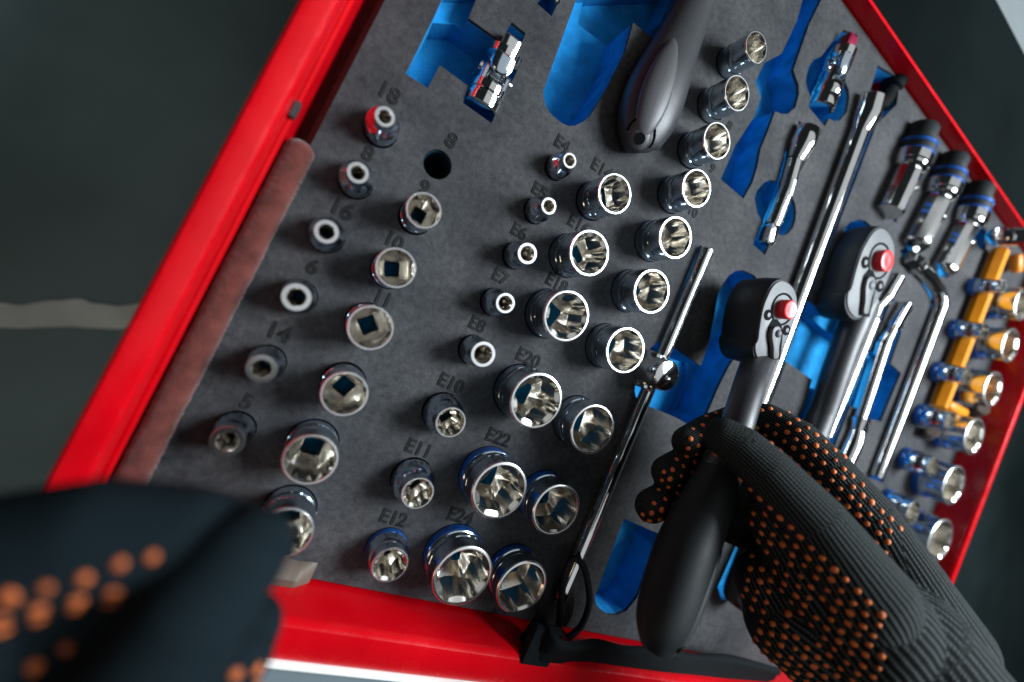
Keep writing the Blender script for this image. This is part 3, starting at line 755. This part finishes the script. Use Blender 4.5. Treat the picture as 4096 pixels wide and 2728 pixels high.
# ---------------------------------------------------------------- bars
def ext_short():
    q = [Vector(p) for p in DATA['ext_short']]
    t = thing('extension_bar', tuple(q[0]), 'short chrome extension bar in the slot with two round finger holes', 'extension bar', 'extension bars')
    part('socket_end', sweep([q[0], q[0].lerp(q[1], 0.06), q[0].lerp(q[1], 0.55), q[0].lerp(q[1], 0.8), q[1]], [10.2, 11.4, 11.4, 9.0, 7.4], 32), M['chrome'], t)
    part('shaft', sweep([q[1], q[2], q[3].lerp(q[2], 0.1), q[3]], [7.3, 7.3, 7.3, 6.4], 28), M['chrome'], t)
    part('knurled_grip', lathe(q[2].lerp(q[1], 0.25), q[2], [(k * 1.0, 7.5, 0.3 if k % 2 else 0) for k in range(16)], 48), M['chrome2'], t)
    part('drive_square', sweep([q[3], q[3].lerp(q[4], 0.15), q[3].lerp(q[4], 0.9), q[4]], [5.2, 5.6, 5.6, 4.6], 16, 0.35), M['chrome'], t)
ext_short()

def ext_long():
    q = [Vector(p) for p in DATA['ext_long']]
    t = thing('extension_bar', tuple(q[0]), 'long chrome extension bar running under the head of the held ratchet', 'extension bar', 'extension bars')
    part('socket_end', sweep([q[0], q[0].lerp(q[1], 0.1), q[1], q[2]], [11, 12.5, 12.5, 8.8], 32), M['chrome'], t)
    part('shaft', sweep([q[2], q[3]], [8.8, 8.4], 32), M['chrome'], t)
    k = thing('adaptor_socket', DATA['dark_knob'][0], 'dark steel adaptor in the shadowed end of the long bar slot', 'adaptor')
    c = Vector(DATA['dark_knob'][0])
    part('body', lathe(c - Vector((0, 18, 6)), c + Vector((0, 18, 4)), [(0, 8), (1, 9), (14, 9), (16, 8), (20, 8), (22, 10), (34, 10), (36, 8)], 32), M['black'], k)
    part('drive_square', sweep([c + Vector((0, 16, 3)), c + Vector((0, 24, 5))], 5, 16, 0.35), M['black'], k)
ext_long()

def tbar():
    a, b = [Vector(p) for p in DATA['tbar']]
    t = thing('sliding_tbar', tuple(a), 'chrome sliding T-bar lying diagonally with a round drive head', 'T-bar')
    ax = (b - a); L_ = ax.length
    part('bar', lathe(a, b, [(0, 4.6), (1.0, 5.6), (L_ - 1, 5.6), (L_, 4.6)], 28), M['chrome'], t)
    hd = Vector(DATA['thead'][0])
    h = part('head', lathe((hd.x, hd.y, -16), (hd.x, hd.y, 24), [(0, 10.5), (1, 11.5), (10, 11.5), (11, 12.4), (30, 12.4), (38.8, 11.8), (39.7, 11.3), (40, 10.8)], 40), M['chrome'], t)
    part('detent_ball', lathe((hd.x + 2, hd.y - 2, 24), (hd.x + 2, hd.y - 2, 27), [(0, 2.4), (0.7, 2.2), (1.3, 1.4), (1.55, 0.2)], 18), M['chrome'], h)
    part('collar', lathe(Vector((hd.x, hd.y, 3)) - ax.normalized() * 15, Vector((hd.x, hd.y, 3)) + ax.normalized() * 15, [(0, 7.2), (1, 8.2), (29, 8.2), (30, 7.2)], 28), M['chrome'], t)
tbar()

def rod(name, pts, rad, label, cat, group, segs, n=28):
    q = [Vector(p) for p in pts]
    t = thing(name, tuple(q[0]), label, cat, group)
    for nm, i0, i1, r, sqv, mt in segs:
        pp = q[i0:i1 + 1]
        part(nm, sweep(pp, r, n, sqv), M[mt], t)
    return t
A = DATA['rodA']
rod('extension_bar', A, 8, 'chrome extension bar nearest the second ratchet, square end up', 'extension bar', 'extension bars',
    [('socket_end', 0, 1, [8.0, 8.6], 1.0, 'chrome'), ('neck', 1, 3, [7.4, 5.6, 8.2], 1.0, 'chrome'), ('shaft', 3, 4, [8.4, 8.4], 1.0, 'chrome')])
B = DATA['rodB']
rod('flex_extension', B, 7, 'chrome bar with a universal joint at its lower end', 'extension bar', 'extension bars',
    [('drive_square', 0, 1, [6.4, 6.6], 0.4, 'chrome'), ('neck', 1, 2, [5.4, 7.0], 1.0, 'chrome'), ('shaft', 2, 3, [7.0, 7.0], 1.0, 'chrome'),
     ('fork', 3, 4, [9.5, 7.0], 0.8, 'chrome'), ('joint_ball', 4, 5, [8.0, 9.5], 1.0, 'chrome'), ('socket_end', 5, 6, [9.8, 9.8], 1.0, 'chrome')])
Lb = DATA['lbar']
def lbar():
    t = thing('angled_bar', Lb[0], 'chrome L-shaped bar bent at its upper end, beside the right socket rows', 'L-bar')
    p = smooth_path(Lb, None, 6)
    part('shaft', sweep(p[3:], 7.2, 28), M['chrome'], t)
    q0, q1 = Vector(Lb[0]), Vector(Lb[1]); ax = (q1 - q0).normalized()
    part('hex_end', sweep([q0, q0 + ax * 1.2, q0.lerp(q1, 0.55)], [7.4, 8.4, 8.4], 6), M['chrome'], t, 20)
    for k in range(2):
        c = q0.lerp(q1, 0.62 + 0.22 * k)
        part('ring', lathe(c, c + ax, [(0, 7.8), (0.6, 9.2), (2.2, 9.2), (2.8, 7.8)], 28), M['chrome'], t)
lbar()

def big_socket(q, i):
    q = [Vector(p) for p in q]
    t = thing('spark_plug_socket', tuple(q[0]), '%s of three long dark-ended sockets lying by the back wall' % ['leftmost', 'middle', 'rightmost'][i], 'socket', 'long sockets by the back wall')
    part('rubber_end', sweep([q[0], q[0].lerp(q[1], 0.08), q[0].lerp(q[1], 0.5)], [12, 13.5, 13.5], 32), M['rubber'], t)
    b = part('barrel', sweep([q[0].lerp(q[1], 0.5), q[0].lerp(q[1], 0.55), q[1]], [14.5, 16.2, 16.2], 36), M['rubber'], t)
    for f in (0.62, 0.93):
        c = q[0].lerp(q[1], f); ax = (q[1] - q[0]).normalized()
        part('blue_ring', lathe(c, c + ax, [(0, 16.1), (0.4, 16.7), (3.6, 16.7), (4.0, 16.1)], 36), M['bluepaint'], b)
    part('collar', lathe(q[1], q[2], [(0, 15.5), (1, 17, 0.4), (10, 17, 0.4), (11, 16), (14, 15.5), (16, 13)], 48), M['chrome'], t)
    part('hex_body', sweep([q[2], q[2].lerp(q[3], 0.4), q[4].lerp(q[3], 0.06), q[4]], [12.0, 13.2, 13.2, 12.0], 12), M['chrome'], t, 20)
    part('side_ball', lathe(q[3] + Vector((9, 0, 8)), q[3] + Vector((11, 0, 10)), [(0, 4), (1.5, 3.6), (2.6, 2.2), (3.0, 0.2)], 18), M['chrome'], t)
for i, q in enumerate(DATA['bigs']): big_socket(q, i)

def yellow_rail():
    q = [Vector(p) for p in DATA['yrail']]
    t = thing('socket_rail', tuple(q[2]), 'yellow hexagonal socket rail with side clips along the right socket rows', 'socket rail')
    part('bar', sweep([q[0], q[-1]], 8.0, 6), M['yellow'], t, 20)
    for a, b in DATA['yarms']:
        a, b = Vector(a), Vector(b)
        part('clip', sweep([a, a.lerp(b, 0.1), a.lerp(b, 0.9), b], [4.5, 6.0, 6.0, 4.5], 14, 0.8), M['yellow'], t, 40)
    for k, (a, b) in enumerate(DATA['pegs']):
        a, b = Vector(a), Vector(b)
        part('peg', sweep([a, a.lerp(b, 0.9), b], [6.5, 6.5, 5.6], 24), M['beige'], t)
    c = thing('lying_socket', DATA['top_chrome'][0], 'chrome socket lying across the top of the yellow rail at the right edge', 'socket')
    part('body', lathe(DATA['top_chrome'][0], DATA['top_chrome'][1], [(0, 9), (1, 10.5), (10, 10.5), (11, 9.6), (14, 9.6), (15, 10.8), (44, 10.8), (45, 10)], 36), M['chrome'], c)
yellow_rail()

# ---------------------------------------------------------------- ratchets
MP = DATA['M_pts']
base_b = Vector(MP['button']); base_dir = (Vector(MP['tip']) - base_b)
def ratchet(button, tip, grip, radii, thick, label, gripmat, neck_i):
    b = Vector(button); dv = Vector(tip) - b
    sc = dv.length / base_dir.length
    ang = math.atan2(dv.y, dv.x) - math.atan2(base_dir.y, base_dir.x)
    rot = Matrix.Rotation(ang, 3, 'Z')
    X = lambda p: b + rot @ ((Vector((p[0], p[1], base_b.z)) - base_b) * sc)
    z = b.z
    t = thing('ratchet', (b.x, b.y, z - thick), label, 'ratchet', 'ratchets')
    poly = [tuple(X(p)[:2]) for p in DATA['M_plate']]
    ctr = Vector((sum(p[0] for p in poly) / len(poly), sum(p[1] for p in poly) / len(poly)))
    def sm(pl, k=2):
        for _ in range(k):
            o = []
            for i in range(len(pl)):
                a, c = Vector(pl[i]), Vector(pl[(i + 1) % len(pl)])
                o += [tuple(a.lerp(c, 0.25)), tuple(a.lerp(c, 0.75))]
            pl = o
        return pl
    poly = sm(poly)
    grow = lambda f: [tuple(ctr + (Vector(p) - ctr) * f) for p in poly]
    hd = part('head', join(rings([[(x, y, z - thick) for x, y in grow(0.93)], [(x, y, z - thick + 2.5) for x, y in grow(1.03)], [(x, y, z - thick * 0.4) for x, y in grow(1.07)], [(x, y, z - 4) for x, y in grow(1.05)],
                          [(x, y, z - 1.6) for x, y in grow(1.02)], [(x, y, z - 1.2) for x, y in grow(0.97)]])), M['rubber'], t, 50)
    part('face_plate', prism(grow(0.975), z - 2.4, z - 0.2, 0.5), M['plate'], t)
    bb = X(MP['button'])
    up = Vector((0, 0, 1))
    part('button_ring', rings([[(bb.x + r * sc * math.cos(a), bb.y + r * sc * math.sin(a), zz) for a in [2 * PI * i / 40 for i in range(40)]] for r, zz in ((12.2, z - 0.3), (12.2, z + 0.15), (10.7, z + 0.15), (10.7, z - 0.3))], False, False), M['black'], t)
    part('button', lathe((bb.x, bb.y, z - 1), (bb.x, bb.y, z + 9), [(0, 7.2 * sc), (6.2, 7.2 * sc), (7.2, 6.8 * sc), (7.7, 6.0 * sc), (7.4, 2.6 * sc), (7.2, 0.1)], 36), M['redbtn'], t)
    for k in ('s1', 's2'):
        c = X(MP[k])
        sr = part('screw', lathe((c.x, c.y, z - 0.6), (c.x, c.y, z + 1), [(0, 4.0 * sc), (0.9, 4.0 * sc), (0.9, 2.5 * sc), (0.5, 2.3 * sc)], 24), M['black'], t)
        part('screw_core', lathe((c.x, c.y, z - 0.4), (c.x, c.y, z + 1), [(0, 1.9 * sc), (1.2, 1.7 * sc), (1.4, 0.2)], 18), M['plate'], sr)
    l0, l1 = X(MP['lever']), X(MP['lever_end'])
    la = (l1 - l0); s, _ = frame(la)
    wd = [tuple((l0 + la * f + s * w * sc)[:2]) for f, w in ((-0.55, -3), (-0.3, -8), (0.1, -9.5), (1.12, -7.5), (1.1, 4.8), (0.1, 6.8), (-0.3, 6.4), (-0.55, 2))]
    part('lever_recess', prism(wd, z - 0.5, z + 0.12), M['black'], t)
    lv = [tuple((l0 + la * f + s * w * sc)[:2]) for f, w in ((-0.30, -2.4), (-0.16, -4.6), (0.1, -5.2), (0.35, -4.0), (0.55, -3.0), (1.0, -3.0), (1.04, 0), (1.0, 3.0), (0.55, 3.0), (0.35, 4.0), (0.1, 5.0), (-0.16, 4.6), (-0.30, 2.4))]
    lo = part('lever', prism(sm([(x - s.x * -1.2, y - s.y * -1.2) for x, y in lv], 1), z, z + 3.4, 0.8), M['plate'], t)
    part('lever_knob', lathe((l0.x, l0.y, z + 3), (l0.x, l0.y, z + 6), [(0, 3.2 * sc), (1.2, 2.8 * sc), (2.1, 1.6 * sc), (2.4, 0.1)], 20), M['plate'], lo)
    p, r = smooth_path(grip, radii, 6)
    k = neck_i * 6
    part('neck', sweep(p[:k + 1], r[:k + 1], 36), M['handle'], t, 60)
    part('grip', sweep(p[k:], r[k:], 40, 0.92), M[gripmat], t, 60)
    gp = [o for o in t.children if o.name.startswith('grip')][0]
    bv = bvh_of(gp); m0 = int(k + (len(p) - k) * 0.60); ax = (Vector(p[m0 + 6]) - Vector(p[m0 - 6])).normalized()
    rr = r[m0] if isinstance(r[m0], (int, float)) else r[m0][0]
    s3, u3 = frame(ax)
    part('grip_panel', patch(bv, Vector(p[m0]) + (s3 * -0.55 + u3 * 0.8) * rr, ax, (Vector(p[-1]) - Vector(p[k])).length * 0.36, rr * 0.42, 0.9, egg=0.15), M['panel'], t, 70)
    hc, hn, _, _ = bv.find_nearest(Vector(p[-4]) + (s3 * -0.5 + u3 * 0.9) * rr)
    part('hang_hole', lathe(hc - hn * 0.5, hc + hn * 4, [(0, 3.6), (1.2, 3.6), (1.21, 0.1)], 24), M['black'], t)
    return t, p, r
ratchet(MP['button'], MP['tip'], MP['grip'], [11, 11.5, 10.5, 10.2, 10.5, 12.5, 15.5, 17.2, 16.6, 14, 8], 34, 'smaller ratchet with red button, its grip held in the right glove', 'rubber', 5)
NP = DATA['N_pts']
tN, pN, rN = ratchet(NP['button'], NP['tip'], NP['grip'], [13, 13, 12, 12, 12, 14, 16, 16, 14, 9], 30, 'second ratchet with red button lying in the foam behind the held one', 'handle', 4)
# ---------------------------------------------------------------- strap and cord
def strap():
    p = smooth_path(DATA['strap'], None, 8)
    t = thing('webbing_strap', DATA['strap'][0], 'black nylon strap draped over the front edge below the held ratchet', 'strap')
    rs = []
    for k, q in enumerate(p):
        f = k / (len(p) - 1)
        hw = 13.5 + 1.2 * math.sin(k * 0.5); tw = 0.35 * math.sin(f * 7) + 0.25
        c, s2 = math.cos(tw), math.sin(tw)
        ring = []
        for (a, b) in ((-1, -0.1), (-0.5, -0.1), (0.5, -0.1), (1, -0.1), (1.02, 0.14), (0.8, 0.30), (0.45, 0.24), (0.1, 0.38), (-0.3, 0.30), (-0.65, 0.42), (-0.95, 0.25)):
            yy, zz = a * hw, b * hw
            ring.append((q[0], q[1] + yy * c - zz * s2, q[2] + yy * s2 + zz * c))
        rs.append(ring)
    part('webbing', rings(rs), M['strap'], t, 70)
    q = DATA['strap'][1]
    part('sewn_end', box(q[0] - 16, q[0] + 8, q[1] - 15, q[1] + 12, q[2] - 8, q[2] - 1, 2), M['strap'], t)
    pts = smooth_path(DATA['loop'], None, 6)
    solo('cord_loop', sweep(pts, 2.6, 12), M['rubber'], DATA['loop'][0], 'black rubber cord loop over the lower end of the T-bar', 'cord', sharp=80)
strap()

# ---------------------------------------------------------------- gloves
def build_glove(name, chains, label, mat, dots, voxel, dot_r, dot_gap, palm, along, smooth=10, dot_mat=None):
    caps = []
    V, F = [], []
    for nm, ch in chains.items():
        for k in range(len(ch) - 1):
            a, b = np.array(ch[k][:3], float), np.array(ch[k + 1][:3], float)
            caps.append((nm, a, b, ch[k][3], ch[k + 1][3]))
    me = bpy.data.meshes.new(name)
    gs = []
    for nm, a, b, ra, rb in caps:
        L_ = np.linalg.norm(b - a); n = max(3, int(L_ / (0.35 * min(ra, rb))) + 1)
        ax = Vector(b - a).normalized()
        prof = []
        # capsule: hemisphere, cone, hemisphere
        for i in range(1, 7):
            t_ = -PI / 2 + (PI / 2) * i / 7; prof.append((ra * math.sin(t_), ra * math.cos(t_)))
        prof.append((0, ra)); prof.append((L_, rb))
        for i in range(1, 7):
            t_ = (PI / 2) * i / 7; prof.append((L_ + rb * math.sin(t_), rb * math.cos(t_)))
        gs.append(lathe(a, b, prof, 24))
    g = join(*gs)
    og = tuple(list(chains.values())[0][0][:3])
    t = thing(name, og, label, 'glove')
    ob = part('hand', g, None, t, 0)
    rm = ob.modifiers.new('r', 'REMESH'); rm.mode = 'VOXEL'; rm.voxel_size = voxel * S
    sm = ob.modifiers.new('s', 'SMOOTH'); sm.factor = 0.5; sm.iterations = smooth
    bpy.context.view_layer.update()
    m2 = ev_mesh(ob); ob.modifiers.clear(); ob.data = m2; m2.name = 'hand'
    m2.materials.clear(); m2.materials.append(mat)
    nv = len(m2.vertices)
    co = np.empty(nv * 3, np.float32); m2.vertices.foreach_get('co', co); co = co.reshape(-1, 3) / S + np.array(og)
    no = np.empty(nv * 3, np.float32); m2.vertices.foreach_get('normal', no); no = no.reshape(-1, 3)
    # knit coordinates: around and along the nearest finger
    best = np.full(nv, 1e9); U = np.zeros((nv, 3), np.float32); chain_i = np.zeros(nv, int)
    acc = {}
    names = list(chains.keys())
    for nm, a, b, ra, rb in caps:
        ax = b - a; L_ = np.linalg.norm(ax); ax = ax / L_
        s, u = frame(Vector(ax)); s, u = np.array(s), np.array(u)
        d = co - a; tt = np.clip(d @ ax, 0, L_); off = d - np.outer(tt, ax)
        dist = np.linalg.norm(off, axis=1) - (ra + (rb - ra) * tt / L_)
        th = np.arctan2(off @ u, off @ s)
        sel = dist < best
        best[sel] = dist[sel]; chain_i[sel] = names.index(nm)
        U[sel, 0] = (th * 15.5)[sel]; U[sel, 1] = (acc.get(nm, 0) + d @ ax)[sel]
        acc[nm] = acc.get(nm, 0) + L_
    at = m2.attributes.new('knit', 'FLOAT_VECTOR', 'POINT'); at.data.foreach_set('vector', U.ravel())
    for p in m2.polygons: p.use_smooth = True
    # rubber dots spread over the palm side
    dm = make_mesh('grip_dot', lathe((0, 0, -0.4 * dot_r), (0, 0, 1), [(0, dot_r), (0.45 * dot_r, dot_r * 0.97), (0.9 * dot_r, dot_r * 0.72), (1.15 * dot_r, dot_r * 0.3), (1.2 * dot_r, 0.02)], 10), dot_mat or M['dot'], sharp=0)
    for p in dm.polygons: p.use_smooth = True
    ok = dots(co, no, [names[i] for i in chain_i], U)
    rng = np.random.RandomState(3)
    gap = dot_gap
    n0 = Vector(palm).normalized(); e1 = Vector(along); e1 = (e1 - n0 * e1.dot(n0)).normalized(); e2 = n0.cross(e1)
    GE = np.stack([co @ np.array(e1), co @ np.array(e2)], axis=1)
    cells = {}
    for i in np.nonzero(ok)[0]:
        w = GE[i] / gap; j = int(round(w[1] / 0.866)); x = w[0] + 0.5 * (j % 2); k = int(round(x))
        e = (w[1] / 0.866 - j) ** 2 + (x - k) ** 2
        key = (chain_i[i], j, k)
        if key not in cells or e < cells[key][0]: cells[key] = (e, i)
    taken = np.zeros((0, 3)); made = 0
    for e, i in sorted(cells.values(), key=lambda q: q[0]):
        if made >= 298 or e > 0.06: break
        p = co[i]
        if len(taken) and np.min(np.sum((taken - p) ** 2, axis=1)) < (0.66 * gap) ** 2: continue
        taken = np.vstack([taken, p])
        o = bpy.data.objects.new('grip_dot', dm); col.objects.link(o); o.parent = ob
        o.location = [(p[k] - og[k]) * S for k in range(3)]
        o.rotation_mode = 'QUATERNION'
        o.rotation_quaternion = Vector((0, 0, 1)).rotation_difference(Vector(no[i]))
        f = 0.8 + 0.4 * rng.rand(); o.scale = (f, f * (0.85 + 0.3 * rng.rand()), 0.5 + 0.35 * rng.rand())
        made += 1
    print(name, nv, 'verts', made, 'dots')
    return t

grip_pts = np.array(smooth_path(MP['grip'], None, 6))
def right_dots(co, no, ch, U):
    # palm side: surface that faces the held handle and lies near it
    d = co[:, None, :] - grip_pts[None, :, :]
    k = np.argmin((d ** 2).sum(-1), axis=1)
    v = grip_pts[k] - co; dist = np.linalg.norm(v, axis=1)
    face = (v * no).sum(1) / np.maximum(dist, 1e-3)
    okc = np.array([c not in ('wrist', 'back') and (c not in ('middle', 'ring', 'little') or co[i, 0] < 272) for i, c in enumerate(ch)])
    return (face > -0.28) & (dist < 98) & okc & (no[:, 2] > -0.30) & (no @ np.array([-0.62, 0.0, 0.78]) > -0.25)
build_glove('work_glove', DATA['right_hand'], 'black knit right glove with orange dots gripping the ratchet handle', M['knit'], right_dots, 1.25, 1.6, 6.2, (-0.75, -0.15, 0.62), (-0.62, 0.30, -0.55), smooth=6)

def left_dots(co, no, ch, U):
    c = np.array(ch)
    nd = no @ np.array([0.40, -0.72, 0.57])
    a = ((c == 'index') | (c == 'palm')) & (nd > 0.40) & (co[:, 0] < 0)
    b = (c == 'ring') & (no @ np.array([0.5, -0.3, 0.8]) > 0.75) & (co[:, 1] > -112)
    return a | b
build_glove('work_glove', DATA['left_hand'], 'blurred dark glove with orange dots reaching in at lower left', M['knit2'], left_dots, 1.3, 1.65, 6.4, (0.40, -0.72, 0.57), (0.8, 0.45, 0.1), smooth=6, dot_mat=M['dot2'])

# pale curved panel beyond the cabinet
def side_panel():
    rs = []
    for x in np.linspace(-260, 900, 12):
        rs.append([(x, 557.5, -80), (x, 557.5, -2), (x, 559, 5), (x, 563, 8.5), (x, 700, 10), (x, 900, 10), (x, 900, -80)])
    solo('grey_panel', rings(rs), M['pale'], (300, 700, -80), 'pale grey panel beyond the black worktop, far top right corner', 'panel', sharp=40)
side_panel()

for o in scene.objects:
    if '_o' in o: del o['_o']
